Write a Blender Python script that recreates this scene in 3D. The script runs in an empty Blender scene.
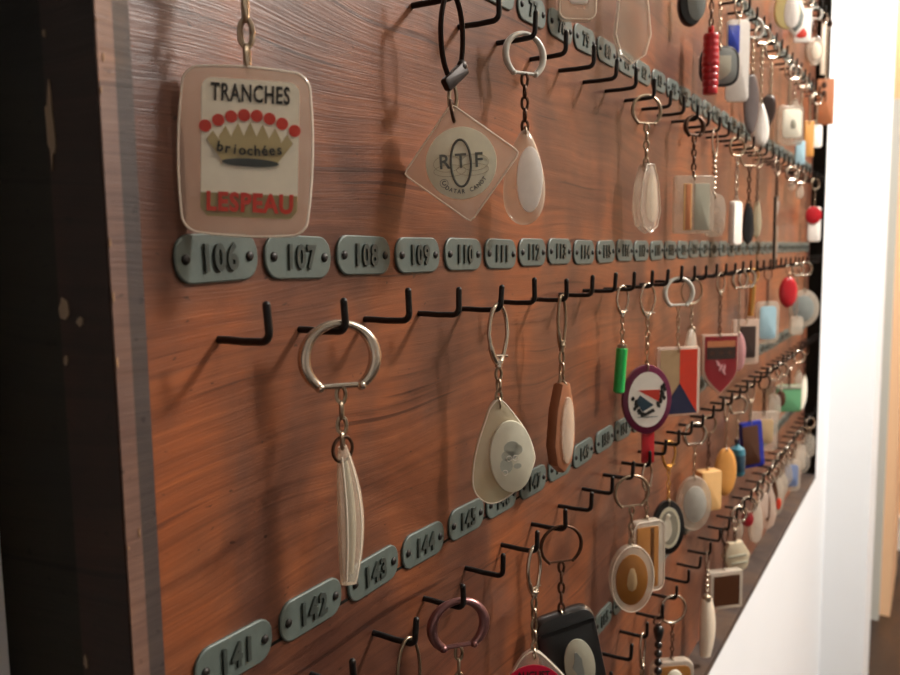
import bpy, math, random
from mathutils import Vector, Matrix
random.seed(7)
COL = bpy.context.scene.collection
R_ = math.radians
# ------------------------------------------------------------------ camera model (fitted to the board)
CP = Vector((-0.168149, -0.184890, 0.001334)); FPX = 800.35
YAW, PIT, ROL = 1.02026956, -0.107399652, -0.0143450932
S = .036; RS = .12342; HL = .01988; HD = .02416; HT = .0108
cy, sy, cp_, sp_ = math.cos(YAW), math.sin(YAW), math.cos(PIT), math.sin(PIT)
fwd = Vector((sy*cp_, cy*cp_, sp_)); rgt = Vector((cy, -sy, 0)); up = rgt.cross(fwd)
cr, sr = math.cos(ROL), math.sin(ROL)
r2 = rgt*cr + up*sr; u2 = up*cr - rgt*sr
def proj(p):
    d = Vector(p) - CP; z = d.dot(fwd); return 450+FPX*d.dot(r2)/z, 337.5-FPX*d.dot(u2)/z, z
def ray(px, py): return fwd + r2*((px-450)/FPX) + u2*((337.5-py)/FPX)
def at(px, py, y): r = ray(px, py); return CP + r*((y-CP.y)/r.y)          # point on the plane y
def atx(px, py, x): r = ray(px, py); return CP + r*((x-CP.x)/r.x)
def zat(x, y, py):                                                         # height on a vertical through (x, y)
    lo, hi = -3., 3.
    for _ in range(50):
        m = (lo+hi)/2
        if proj((x, y, m))[1] > py: lo = m
        else: hi = m
    return (lo+hi)/2
cam = bpy.data.cameras.new('camera'); co = bpy.data.objects.new('camera', cam); COL.objects.link(co)
M = Matrix((r2, u2, -fwd)).transposed().to_4x4(); M.translation = CP; co.matrix_world = M
cam.sensor_width = 36; cam.lens = FPX/900*36; cam.clip_start = .01; cam.clip_end = 50
cam.dof.use_dof = True; cam.dof.focus_distance = .33; cam.dof.aperture_fstop = 17
sc = bpy.context.scene; sc.camera = co
sc.view_settings.view_transform = 'Standard'; sc.view_settings.look = 'None'
sc.view_settings.exposure = 0.12; sc.view_settings.gamma = 1
# ------------------------------------------------------------------ materials
def srgb(r, g, b):
    f = lambda c: (c/255/12.92) if c/255 <= .04045 else ((c/255+.055)/1.055)**2.4
    return (f(r), f(g), f(b), 1)
MATS = {}
def newmat(name):
    m = bpy.data.materials.new(name); m.use_nodes = True
    nt = m.node_tree; b = nt.nodes['Principled BSDF']; MATS[name] = m
    return m, nt, b
def pm(name, c, rough=.4, metal=0., var=.12, scale=120., bump=0., spec=.5, coat=0.):
    m, nt, b = newmat(name); N = nt.nodes; L = nt.links
    tc = N.new('ShaderNodeTexCoord'); no = N.new('ShaderNodeTexNoise'); no.inputs['Scale'].default_value = scale
    no.inputs['Detail'].default_value = 4
    L.new(tc.outputs['Object'], no.inputs['Vector'])
    mx = N.new('ShaderNodeMix'); mx.data_type = 'RGBA'
    mx.inputs[6].default_value = [x*(1-var) for x in c[:3]]+[1]; mx.inputs[7].default_value = [min(1, x*(1+var)) for x in c[:3]]+[1]
    L.new(no.outputs['Fac'], mx.inputs[0]); L.new(mx.outputs[2], b.inputs['Base Color'])
    b.inputs['Roughness'].default_value = rough; b.inputs['Metallic'].default_value = metal
    b.inputs['Specular IOR Level'].default_value = spec; b.inputs['Coat Weight'].default_value = coat
    if bump:
        bp = N.new('ShaderNodeBump'); bp.inputs['Strength'].default_value = bump; bp.inputs['Distance'].default_value = .0006
        L.new(no.outputs['Fac'], bp.inputs['Height']); L.new(bp.outputs['Normal'], b.inputs['Normal'])
    return m
def acrylic(name, tint, body, dens=.25, edge=.75, rough=.1, power=2.5, var=.1):
    m, nt, b = newmat(name); N = nt.nodes; L = nt.links
    tr = N.new('ShaderNodeBsdfTransparent'); tr.inputs[0].default_value = tint
    lw = N.new('ShaderNodeLayerWeight'); lw.inputs['Blend'].default_value = .5
    pw = N.new('ShaderNodeMath'); pw.operation = 'POWER'; pw.inputs[1].default_value = power; L.new(lw.outputs['Facing'], pw.inputs[0])
    mr = N.new('ShaderNodeMapRange'); mr.inputs[3].default_value = dens; mr.inputs[4].default_value = edge; L.new(pw.outputs[0], mr.inputs[0])
    no = N.new('ShaderNodeTexNoise'); no.inputs['Scale'].default_value = 90; tc = N.new('ShaderNodeTexCoord'); L.new(tc.outputs['Object'], no.inputs['Vector'])
    ad = N.new('ShaderNodeMath'); ad.operation = 'MULTIPLY_ADD'; ad.inputs[1].default_value = var; L.new(no.outputs['Fac'], ad.inputs[0]); L.new(mr.outputs[0], ad.inputs[2])
    mx = N.new('ShaderNodeMixShader'); L.new(ad.outputs[0], mx.inputs[0]); L.new(tr.outputs[0], mx.inputs[1]); L.new(b.outputs[0], mx.inputs[2])
    b.inputs['Base Color'].default_value = body; b.inputs['Roughness'].default_value = rough; b.inputs['Specular IOR Level'].default_value = .9
    b.inputs['Coat Weight'].default_value = .6; b.inputs['Coat Roughness'].default_value = .05
    L.new(mx.outputs[0], N['Material Output'].inputs['Surface'])
    return m
def wood(name, c1, c2, c3, dark, rough=.42, sc_=1., stain=.6, spec=.45):
    m, nt, b = newmat(name); N = nt.nodes; L = nt.links
    tc = N.new('ShaderNodeTexCoord')
    def mp(s):
        p = N.new('ShaderNodeMapping'); p.inputs['Scale'].default_value = s; L.new(tc.outputs['Object'], p.inputs['Vector']); return p
    def noise(vec, scale, det=4, rg=.55, dist=0.):
        n = N.new('ShaderNodeTexNoise'); n.inputs['Scale'].default_value = scale; n.inputs['Detail'].default_value = det
        n.inputs['Roughness'].default_value = rg; n.inputs['Distortion'].default_value = dist; L.new(vec, n.inputs['Vector']); return n
    # broad figure bends the grain
    big = noise(mp((3*sc_, 3*sc_, 6*sc_)).outputs[0], 1.3, 2)
    sub = N.new('ShaderNodeVectorMath'); sub.operation = 'MULTIPLY_ADD'
    cmb = N.new('ShaderNodeCombineXYZ'); L.new(big.outputs['Fac'], cmb.inputs[2])
    sub.inputs[1].default_value = (0, 0, .05/sc_); L.new(cmb.outputs[0], sub.inputs[0]); L.new(tc.outputs['Object'], sub.inputs[2])
    def mp2(s):
        p = N.new('ShaderNodeMapping'); p.inputs['Scale'].default_value = s; L.new(sub.outputs[0], p.inputs['Vector']); return p
    wave = N.new('ShaderNodeTexWave'); wave.wave_type = 'BANDS'; wave.bands_direction = 'Z'; wave.inputs['Scale'].default_value = 30*sc_
    wave.inputs['Distortion'].default_value = 1.2; wave.inputs['Detail'].default_value = 3; wave.inputs['Detail Scale'].default_value = 1.4
    L.new(mp2((.25, .25, 1)).outputs[0], wave.inputs['Vector'])
    grain = noise(mp2((9*sc_, 9, 260*sc_)).outputs[0], 1.0, 6, .65)
    fine = noise(mp2((30*sc_, 30, 1400*sc_)).outputs[0], 1.0, 3, .6)
    def ramp(src, pts):
        r = N.new('ShaderNodeValToRGB'); r.color_ramp.elements[0].position = pts[0][0]; r.color_ramp.elements[0].color = pts[0][1]
        r.color_ramp.elements[1].position = pts[-1][0]; r.color_ramp.elements[1].color = pts[-1][1]
        for p, c in pts[1:-1]: e = r.color_ramp.elements.new(p); e.color = c
        L.new(src, r.inputs[0]); return r
    base = ramp(grain.outputs['Fac'], [(.25, c1), (.5, c2), (.75, c3)])
    def mul(a, bsock, fac):
        x = N.new('ShaderNodeMix'); x.data_type = 'RGBA'; x.blend_type = 'MULTIPLY'; x.inputs[0].default_value = fac
        L.new(a, x.inputs[6]); L.new(bsock, x.inputs[7]); return x.outputs[2]
    W = (1, 1, 1, 1)
    w1 = ramp(wave.outputs['Fac'], [(0., (.5, .42, .4, 1)), (.05, (.86, .82, .8, 1)), (.16, W), (1, W)])
    c = mul(base.outputs[0], w1.outputs[0], .34)
    f1 = ramp(fine.outputs['Fac'], [(.3, (.55, .5, .48, 1)), (.55, W)])
    c = mul(c, f1.outputs[0], .2)
    st = noise(mp((5*sc_, 5, 9*sc_)).outputs[0], 1.5, 5, .6, .8)
    s1 = ramp(st.outputs['Fac'], [(.32, dark), (.5, W), (.66, (1.3, 1.1, .8, 1))])
    c = mul(c, s1.outputs[0], stain)
    st2 = noise(mp((14*sc_, 14, 7*sc_)).outputs[0], 1.2, 3, .5, .5)             # purplish brown and orange zones of the old varnish
    s3 = ramp(st2.outputs['Fac'], [(.36, (.52, .45, .50, 1)), (.48, (.9, .86, .86, 1)), (.6, (1.5, 1.18, .78, 1))])
    c = mul(c, s3.outputs[0], stain*.9)
    ck = noise(mp2((6*sc_, 6, 300*sc_)).outputs[0], 1.0, 2, .4, .3)             # thin broken dark grain lines
    s4 = ramp(ck.outputs['Fac'], [(.30, (.3, .22, .2, 1)), (.335, W)])
    c = mul(c, s4.outputs[0], .75)
    sp = noise(mp((140, 140, 260)).outputs[0], 1.6, 2, .5)
    s2 = ramp(sp.outputs['Fac'], [(.27, (.25, .18, .15, 1)), (.31, W)])
    c = mul(c, s2.outputs[0], .8)
    L.new(c, b.inputs['Base Color'])
    b.inputs['Specular IOR Level'].default_value = spec
    rr = N.new('ShaderNodeMapRange'); rr.inputs[3].default_value = rough-.08; rr.inputs[4].default_value = rough+.12
    L.new(st.outputs['Fac'], rr.inputs[0]); L.new(rr.outputs[0], b.inputs['Roughness'])
    bp = N.new('ShaderNodeBump'); bp.inputs['Strength'].default_value = .25; bp.inputs['Distance'].default_value = .0006
    L.new(fine.outputs['Fac'], bp.inputs['Height']); L.new(bp.outputs['Normal'], b.inputs['Normal'])
    return m
wood('board_wood', srgb(80, 49, 36), srgb(99, 62, 45), srgb(119, 77, 55), (.42, .36, .37, 1), stain=.85, rough=.36, spec=.55)
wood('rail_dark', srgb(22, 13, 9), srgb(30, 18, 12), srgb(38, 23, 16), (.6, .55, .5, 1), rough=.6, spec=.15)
wood('rail_worn', srgb(98, 74, 64), srgb(110, 84, 72), srgb(124, 96, 82), (.75, .7, .7, 1), rough=.5, sc_=2)
wood('rail_grey', srgb(54, 46, 43), srgb(66, 56, 52), srgb(78, 67, 61), (.6, .6, .6, 1), rough=.6, sc_=2)
wood('case_black', srgb(17, 18, 15), srgb(21, 21, 18), srgb(22, 21, 17), (.6, .6, .6, 1), rough=.7, spec=.12)
pm('chip', srgb(170, 135, 100), .7, var=.3); pm('chip_dull', srgb(96, 76, 54), .7, var=.3)
pm('white_wall', srgb(232, 234, 236), .7, var=.02, scale=6); pm('peach_wall', srgb(232, 190, 150), .7, var=.03, scale=6)
pm('trim_paint', srgb(240, 236, 228), .4, var=.02, scale=6); pm('door_paint', srgb(196, 196, 188), .5, var=.03, scale=6)
wood('floor_wood', srgb(44, 32, 26), srgb(56, 42, 34), srgb(66, 50, 40), (.7, .7, .7, 1), sc_=.3)
pm('ceiling_paint', srgb(235, 232, 225), .8, var=.02, scale=6)
pm('plate', srgb(82, 92, 87), .5, .15, var=.22, scale=160, bump=.25); pm('plate_digit_shade', srgb(58, 65, 61), .4, .2, var=.25, scale=400)  # digits darker than the plate, standing in for the shading of their relief
pm('nail', srgb(30, 27, 25), .5, .3); pm('iron', srgb(24, 23, 22), .42, .3, var=.4, scale=300, bump=.4)
pm('steel', srgb(205, 195, 180), .24, 1, var=.18, scale=300); pm('old_steel', srgb(160, 146, 126), .34, 1, var=.3, scale=400)
pm('bronze', srgb(78, 58, 46), .4, .85, var=.3, scale=400); pm('gold', srgb(226, 178, 102), .28, 1, var=.15)
pm('dark_metal', srgb(34, 26, 22), .4, .5, var=.3, scale=400)
pm('purple_metal', srgb(142, 104, 104), .3, .9, var=.15)
acrylic('clear', (.97, .95, .92, 1), srgb(232, 222, 206), .18, .8, power=2)
acrylic('edge_bright', (.97, .95, .92, 1), srgb(250, 240, 224), .75, .95, rough=.12)  # bright body colour imitates light gathered in acrylic edges
acrylic('lens', (.97, .95, .92, 1), srgb(226, 212, 190), .22, .75, power=1.6, rough=.06)
acrylic('pink_clear', (.98, .93, .88, 1), srgb(242, 218, 200), .42, .85, power=2)
acrylic('milky', (.95, .93, .9, 1), srgb(230, 218, 200), .30, .8)
acrylic('ivory', (.95, .93, .85, 1), srgb(216, 206, 176), .6, .9)
for n_, c_ in dict(cream=(246, 240, 220), gold_print=(186, 170, 124), olive_print=(158, 146, 104), red_print=(204, 60, 44), ink=(34, 34, 30), dark_ink=(58, 66, 64),
        pale_gold=(238, 236, 212), grey_ink=(92, 98, 90), white=(246, 240, 232), ivory_print=(218, 216, 196), blue_grey=(178, 183, 170), copper=(142, 92, 64), green=(18, 172, 78), purple=(104, 26, 62),
        red=(178, 22, 34), flag_red=(206, 56, 30), navy=(26, 32, 66), tan=(176, 148, 110), dark_red=(136, 22, 32), black=(22, 24, 25), teal_print=(40, 66, 82), blue=(34, 62, 178),
        amber=(146, 96, 42), dark_grey=(98, 88, 86), brown=(74, 42, 22), teal=(58, 122, 140), light_blue=(158, 192, 204), pink=(226, 168, 170), hot_pink=(214, 26, 70), mint=(96, 156, 112),
        yellow=(240, 226, 158), grey=(128, 134, 130), box_wood=(224, 178, 118), orange_wood=(208, 146, 74), leather=(186, 118, 78), shell=(226, 210, 188), cloth=(206, 192, 164),
        grey_blue=(110, 126, 160), dark_brown=(52, 36, 30), silver_paint=(190, 188, 178), royal=(24, 40, 140), stub=(170, 168, 150)).items():
    pm(n_, srgb(*c_), .3, 0, var=.08, scale=200, coat=.3)
# ------------------------------------------------------------------ mesh helpers
def mesh(name, V, F, smooth=True, auto=None):
    me = bpy.data.meshes.new(name); me.from_pydata([tuple(v) for v in V], [], F); me.update()
    if smooth:
        me.polygons.foreach_set('use_smooth', [True]*len(me.polygons))
        if auto: me.set_sharp_from_angle(angle=R_(auto))
    return me
def link(name, me, mat, parent=None, loc=(0, 0, 0), rot=(0, 0, 0)):
    o = bpy.data.objects.new(name, me); COL.objects.link(o)
    if me is not None and mat and not me.materials: me.materials.append(MATS[mat])
    o.parent = parent; o.location = loc; o.rotation_euler = rot; return o
def tag(o, label, cat, group=None, kind=None):
    if label: o['label'] = label
    if cat: o['category'] = cat
    if group: o['group'] = group
    if kind: o['kind'] = kind
    return o
def root(name, loc, label, cat, group=None):
    o = bpy.data.objects.new(name, None); COL.objects.link(o); o.location = loc; o.empty_display_size = .01
    return tag(o, label, cat, group)
class MB:
    def __init__(s): s.V = []; s.F = []
    def add(s, V, F, loc=(0, 0, 0)):
        k = len(s.V); s.V += [Vector(v)+Vector(loc) for v in V]; s.F += [tuple(i+k for i in f) for f in F]; return s
    def box(s, a, b):
        x0, y0, z0 = a; x1, y1, z1 = b
        V = [(x, y, z) for x in (x0, x1) for y in (y0, y1) for z in (z0, z1)]
        return s.add(V, [(0, 1, 3, 2), (4, 6, 7, 5), (0, 4, 5, 1), (2, 3, 7, 6), (0, 2, 6, 4), (1, 5, 7, 3)])
    def tube(s, P, r, seg=10, closed=False, flat=1.):
        P = [Vector(p) for p in P]; n = len(P); k = len(s.V); rs_ = r if isinstance(r, (list, tuple)) else [r]*n
        T = []
        for i in range(n):
            a = P[(i-1) % n] if (closed or i > 0) else P[i]; b = P[(i+1) % n] if (closed or i < n-1) else P[i]
            T.append((b-a).normalized())
        ref = Vector((0, 1, 0)) if abs(T[0].y) < .9 else Vector((1, 0, 0))
        N0 = (ref - T[0]*ref.dot(T[0])).normalized()
        for i in range(n):
            N0 = (N0 - T[i]*N0.dot(T[i])).normalized(); B = T[i].cross(N0)
            for j in range(seg):
                a = 2*math.pi*j/seg; s.V.append(P[i] + N0*(math.cos(a)*rs_[i]*flat) + B*(math.sin(a)*rs_[i]))
        m = n if closed else n-1
        for i in range(m):
            for j in range(seg):
                a = k+i*seg+j; b = k+i*seg+(j+1) % seg; c = k+((i+1) % n)*seg+(j+1) % seg; d = k+((i+1) % n)*seg+j
                s.F.append((a, d, c, b))
        if not closed:
            s.F.append(tuple(k+j for j in range(seg))); s.F.append(tuple(k+(n-1)*seg+j for j in reversed(range(seg))))
        return s
    def ball(s, c, r, seg=10, sx=1, sy=1, sz=1):
        V = []; F = []; h = seg//2+1
        for i in range(1, h):
            for j in range(seg):
                t = math.pi*i/h; a = 2*math.pi*j/seg; V.append((math.sin(t)*math.cos(a)*r*sx, math.sin(t)*math.sin(a)*r*sy, math.cos(t)*r*sz))
        tI = len(V); V += [(0, 0, r*sz), (0, 0, -r*sz)]
        for i in range(h-2):
            for j in range(seg): F.append((i*seg+j, (i+1)*seg+j, (i+1)*seg+(j+1) % seg, i*seg+(j+1) % seg))
        for j in range(seg):
            F.append((tI, j, (j+1) % seg)); F.append((tI+1, (h-2)*seg+(j+1) % seg, (h-2)*seg+j))
        return s.add(V, F, c)
    def lathe(s, prof, seg=20, c=(0, 0, 0)):                                 # prof: (radius, z)
        V = [(r*math.cos(2*math.pi*j/seg), r*math.sin(2*math.pi*j/seg), z) for r, z in prof for j in range(seg)]
        F = [(i*seg+j, (i+1)*seg+j, (i+1)*seg+(j+1) % seg, i*seg+(j+1) % seg) for i in range(len(prof)-1) for j in range(seg)]
        F += [tuple(reversed(range(seg))), tuple((len(prof)-1)*seg+j for j in range(seg))]
        return s.add(V, F, c)
    def loft(s, out, prof, dy=0., dz=0., dx=0.):                              # outline in XZ; prof: (y, inset) front (-y) last
        n = len(out); xs = [p[0] for p in out]; zs = [p[1] for p in out]
        cx, cz = (max(xs)+min(xs))/2, (max(zs)+min(zs))/2; hw, hh = (max(xs)-min(xs))/2, (max(zs)-min(zs))/2
        V = []
        for y, ins in prof:
            fx, fz = max(.02, 1-ins/hw), max(.02, 1-ins/hh)
            V += [(cx+(x-cx)*fx+dx, y+dy, cz+(z-cz)*fz+dz) for x, z in out]
        F = []
        for i in range(len(prof)-1):
            for j in range(n): F.append((i*n+j, i*n+(j+1) % n, (i+1)*n+(j+1) % n, (i+1)*n+j))
        F.append(tuple(reversed(range(n)))); F.append(tuple((len(prof)-1)*n+j for j in range(n)))
        return s.add(V, F)
    def build(s, name, mat, parent=None, loc=(0, 0, 0), rot=(0, 0, 0), smooth=True, auto=40):
        return link(name, mesh(name, s.V, s.F, smooth, auto), mat, parent, loc, rot)
# outlines, counter-clockwise seen from the front, centred
def o_sup(w, h, e=2., n=40, tear=0.):
    o = []
    for i in range(n):
        a = 2*math.pi*i/n; c, s_ = math.cos(a), math.sin(a)
        x = math.copysign(abs(c)**(2/e), c)*w/2; z = math.copysign(abs(s_)**(2/e), s_)*h/2
        o.append((x*(1-tear*(z/h+.1)), z))
    return o
def o_rr(w, h, r, n=6):
    o = []
    for cx, cz, a0 in ((w/2-r, h/2-r, 0), (-w/2+r, h/2-r, 90), (-w/2+r, -h/2+r, 180), (w/2-r, -h/2+r, 270)):
        for i in range(n+1): a = R_(a0+90*i/n); o.append((cx+r*math.cos(a), cz+r*math.sin(a)))
    return o
def o_shield(w, h):
    U = [.2, .4, .6, .8]; f = lambda u: w/2*(1-u**1.7)
    return [(w/2, h/2), (-w/2, h/2), (-w/2, -h*.08)] + [(-f(u), -h*.08-h*.42*u) for u in U] + [(0, -h/2)] + [(f(u), -h*.08-h*.42*u) for u in reversed(U)] + [(w/2, -h*.08)]
def o_poly(w, h, pts): return [(x*w/2, z*h/2) for x, z in pts]
CRYSTAL = [(.35, 1), (-.35, 1), (-.8, .45), (-1, -.35), (-.7, -.8), (0, -1), (.7, -.8), (1, -.35), (.8, .45)]
TRI = None
def smooth_(P, k=4):
    n = len(P); o = []
    for i in range(n):
        a, b_, c, d = (Vector(P[(i+j) % n]+(0,)) for j in (-1, 0, 1, 2))
        for q in range(k):
            t = q/k; v = .5*((2*b_)+(c-a)*t+(2*a-5*b_+4*c-d)*t*t+(3*b_-a-3*c+d)*t**3); o.append((v.x, v.y))
    return o
PICK = smooth_([(1, -.1), (.82, .29), (.46, .67), (.04, 1), (-.27, .9), (-.5, .6), (-.75, .21), (-.93, -.18), (-1, -.57), (-.9, -.8), (-.63, -.97), (-.27, -1), (.22, -.86), (.7, -.6), (.96, -.33)])
def o_pick(w, h): return [(x*w/2, z*h/2) for x, z in PICK]                    # rounded triangle, narrow end up
def o_tag(w, h):                                                             # rounded corners, sides bulging a little
    o = o_rr(w, h, w*.11, 6); r = []
    for i, (x, z) in enumerate(o):
        x2, z2 = o[(i+1) % len(o)]; r.append((x, z))
        if math.hypot(x2-x, z2-z) > w*.3: r += [(x+(x2-x)*k/6, z+(z2-z)*k/6) for k in range(1, 6)]
    return [(x*(1-.085*(2*z/h)**2), z*(1-.05*(2*x/w)**2)) for x, z in r]
def slab(t, b): return [(t/2, b), (t/2-b*.3, b*.3), (t/2-b, 0), (-t/2+b, 0), (-t/2+b*.3, b*.3), (-t/2, b)]
def dome(t, w, k=5):
    p = []
    for i in range(2*k+1):
        a = math.pi*(i/(2*k)); p.append((math.cos(a)*t/2, w/2*(1-math.sin(a)**.75)*.98))
    return p
def flat(t): return [(t/2, 0), (-t/2, 0)]
TXT = {}
def text_mesh(s, size, ext=.0003, bold=0., sx=1., spacing=1., shear=0., align='CENTER'):
    key = (s, size, ext, bold, sx, spacing, shear)
    if key in TXT: return TXT[key]
    cu = bpy.data.curves.new('t', 'FONT'); cu.body = s; cu.size = size; cu.extrude = ext; cu.offset = bold; cu.resolution_u = 3
    cu.align_x = align; cu.align_y = 'CENTER'; cu.space_character = spacing; cu.shear = shear
    ob = bpy.data.objects.new('t', cu); COL.objects.link(ob); bpy.context.view_layer.update()
    dg = bpy.context.evaluated_depsgraph_get(); me = bpy.data.meshes.new_from_object(ob.evaluated_get(dg))
    bpy.data.objects.remove(ob); bpy.data.curves.remove(cu)
    for v in me.vertices: v.co = Vector((v.co.x*sx, -v.co.z, v.co.y))
    me.name = 'lettering'; me.materials.clear(); TXT[key] = me; return me
# ------------------------------------------------------------------ the setting
WY = .0355
def struct(name, mb, mat): return tag(mb.build(name, mat, smooth=False), None, None, None, 'structure')
FZ = -1.2; CZ = 1.3; XE = 1.95; YP = atx(871, 470, XE).y                       # white wall, then a pier that stands forward of it
def floorpt(px, py): r = ray(px, py); return CP + r*((FZ-CP.z)/r.z)
struct('wall_back', MB().box((-2.2, WY, FZ), (XE, WY+.1, CZ)), 'white_wall')
struct('wall_pier', MB().box((XE, YP, FZ), (XE+.25, WY+.1, CZ)), 'white_wall')
J = floorpt(874, 620); J1 = atx(881, 560, J.x); JT = atx(884, 100, J.x).z
struct('door_1', MB().box((J.x, J1.y, FZ), (J.x+.05, J.y+.5, JT)), 'door_paint')
F_ = floorpt(894, 548); XF = F_.x
struct('trim_1', MB().box((J.x+.05, J1.y-.03, FZ), (J.x+.5, J1.y+.01, CZ)), 'peach_wall')
struct('wall_right', MB().box((XF, -3.2, FZ), (XF+.1, 1.6, CZ)), 'peach_wall')
struct('wall_front', MB().box((-2.2, -3.3, FZ), (XF+.1, -3.2, CZ)), 'white_wall')
struct('wall_left', MB().box((-2.3, -3.3, FZ), (-2.2, WY+.1, CZ)), 'white_wall')
struct('wall_far', MB().box((XE+.25, 1.5, FZ), (XF+.1, 1.6, CZ)), 'peach_wall')
struct('baseboard_right', MB().box((XF-.02, -3.2, FZ), (XF, 1.5, FZ+.13)).box((XF-.028, -3.2, FZ+.12), (XF, 1.5, FZ+.14)), 'trim_paint')
struct('floor', MB().box((-2.3, -3.3, FZ-.05), (XF+.1, 1.6, FZ)), 'floor_wood')
struct('ceiling', MB().box((-2.3, -3.3, CZ), (XF+.1, 1.6, CZ+.05)), 'ceiling_paint')
# ------------------------------------------------------------------ the board
ZT, ZB, XL, XR, FD = 3*RS+.05, -.377, -.042, 35*S-.004, .02
bd = root('display_board', (XL, 0, ZB), 'old brown wooden hook board with a dark frame, mounted on the white wall', 'board')
off = (-XL, 0, -ZB)
def bpart(name, mb, mat, sm=False):
    o = mb.build(name, mat, bd, off, smooth=sm); return o
bpart('panel', MB().box((XL-.004, 0, ZB), (XR+.004, .008, ZT)), 'board_wood')
tag(bpart('backing_case', MB().box((XL-.0085, .0002, ZB-.004), (XR+.008, WY-.0004, ZT)), 'case_black'), 'greenish black back case', None)
bpart('left_rail', MB().box((XL-.0081, -FD, ZB-.0081), (XL-.0037, .0001, ZT)), 'rail_worn')
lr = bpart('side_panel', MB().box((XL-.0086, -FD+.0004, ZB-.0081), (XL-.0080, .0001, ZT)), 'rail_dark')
tag(bpart('plank_joint', MB().box((XL, -.0002, -RS-.0052), (XR, .0001, -RS-.0041)), 'case_black'), 'dark joint between two planks', None)
bpart('inner_strip', MB().box((XL-.0034, -FD+.0006, ZB), (XL+.0013, .0001, ZT)), 'rail_grey')
bpart('right_rail', MB().box((XR, -FD, ZB-.0081), (XR+.008, .0001, ZT)), 'case_black')
bpart('bottom_rail', MB().box((XL, -FD, ZB-.0081), (XR, .0001, ZB)), 'rail_grey')
def blob(cx, cz, w, h, seed):
    rn = random.Random(seed); o = []
    for i in range(14):
        a = 2*math.pi*i/14; k = rn.uniform(.6, 1.1); o.append((cx+math.cos(a)*w/2*k, cz+math.sin(a)*h/2*k))
    return o
for i, (px, py, w, h) in enumerate(((92, 88, 2, 8), (103, 57, 2.5, 9), (107, 243, 2, 9), (109, 297, 3, 10), (117, 362, 3, 14), (141, 532, 2, 9), (128, 548, 2, 4), (96, 20, 2, 3))):
    p = at(px, py, -FD); k = 1000*800/proj(p)[2]/1e6*1000
    bpart('worn_chip', MB().loft(blob(max(min(p.x, XL-.0045), XL-.0078), p.z, w/k*.55, h/k, i), flat(.0004), dy=-FD-.0001), 'chip')
for i, (px, py, w, h) in enumerate(((39, 128, 10, 60), (64, 309, 14, 16), (80, 322, 9, 8), (62, 360, 6, 8), (36, 35, 4, 6), (83, 660, 6, 14))):
    p = atx(px, py, XL-.0087); p.y = max(-FD+.002, min(p.y, -.0015)); k = 2.9e3
    mb = MB().loft(blob(0, 0, w/k*1.3, h/k, 40+i), flat(.0003)); mb.V = [Vector((v.y+XL-.0087, p.y+v.x*.8, p.z+v.z)) for v in mb.V]
    bpart('worn_chip', mb, 'chip_dull')
# ------------------------------------------------------------------ number plates and hooks
ROWS = dict(Y=3*RS, Z=2*RS, A=RS, B=0., C=-RS, D=-2*RS); FIRST = dict(Y=1, Z=36, A=71, B=106, C=141, D=176)
PW, PH = .0322, .0144
def plate_outline():
    o = []; r = .0062
    for cx, cz, a0 in ((PW/2-r*.95, PH/2-r, 0), (-PW/2+r*.95, PH/2-r, 90), (-PW/2+r*.95, -PH/2+r, 180), (PW/2-r*.95, -PH/2+r, 270)):
        for i in range(6): a = R_(a0+90*i/5); o.append((cx+r*.95*math.cos(a), cz+r*math.sin(a)))
    return o
mp_ = MB().loft(plate_outline(), [(0, 0), (-.0008, 0), (-.0011, .0004)]); PLATE = mesh('plate', mp_.V, mp_.F, True, 30)
mn = MB().lathe([(.0016, 0), (.0016, .0005), (.0012, .0010), (.0005, .0012)], 12); mn.V = [Vector((v.x, -v.z, v.y)) for v in mn.V]; NAIL = mesh('nail', mn.V, mn.F, True, 50)
def hookmesh(tilt, ht):
    P = [(0, .004, 0), (0, -.004, 0)] + [(0, -HL*.5, -.0002)]
    rc = .003
    for i in range(6): a = R_(90*i/5); P.append((0, -HL+rc-rc*math.sin(a), rc-rc*math.cos(a)))
    P.append((tilt, -HL-.0004, ht)); mb = MB().tube(P, [.00125]*len(P), 10)
    mb.ball((tilt, -HL-.0004, ht), .00125, 10); return mesh('hook', mb.V, mb.F, True, 60)
HOOKS = [hookmesh(random.uniform(-.0012, .0012), HT+random.uniform(-.001, .0014)) for _ in range(6)]
HJ = {('A', 0): .0005, ('Z', 14): .003}
def hook_pos(row, n):
    rn = random.Random(ord(row)*100+n); j = HJ.get((row, n), rn.uniform(-.0007, .0007))
    return Vector((n*S+j, 0, ROWS[row]-HD+rn.uniform(-.0006, .0006)))
USED = {}
# ------------------------------------------------------------------ key rings
def oval(w, h, n=36, a0=0, a1=360, z0=None):
    c = -h/2 if z0 is None else z0
    return [(w/2*math.cos(R_(a0+(a1-a0)*i/n)), 0, c+h/2*math.sin(R_(a0+(a1-a0)*i/n))) for i in range(n+(0 if a1-a0 == 360 else 1))]
def ring_D(r, w, h, mat, yaw, th=.0011):
    """round opening ring closed by a flat bar, with its two pivots"""
    P = [(p[0], 0, p[2]) for p in oval(w, h*1.10, 40, -54, 234, -h*.55)]
    o = MB().tube(P, [th*(1+.55*abs(math.cos(R_(-54+288*i/40)))**2) for i in range(41)], 10).build('key_ring', mat, r, (0, 0, 0), (0, 0, -yaw))
    e0, e1 = P[0], P[-1]; z = min(e0[2], e1[2])
    MB().tube([(e1[0], 0, z), (e0[0], 0, z)], th*.7, 8).build('closing_bar', mat, o)
    for e in (e0, e1): MB().ball((e[0], 0, z-.0002), th*1.25, 10, sy=1.3).build('pivot', mat, o)
    return z
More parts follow.
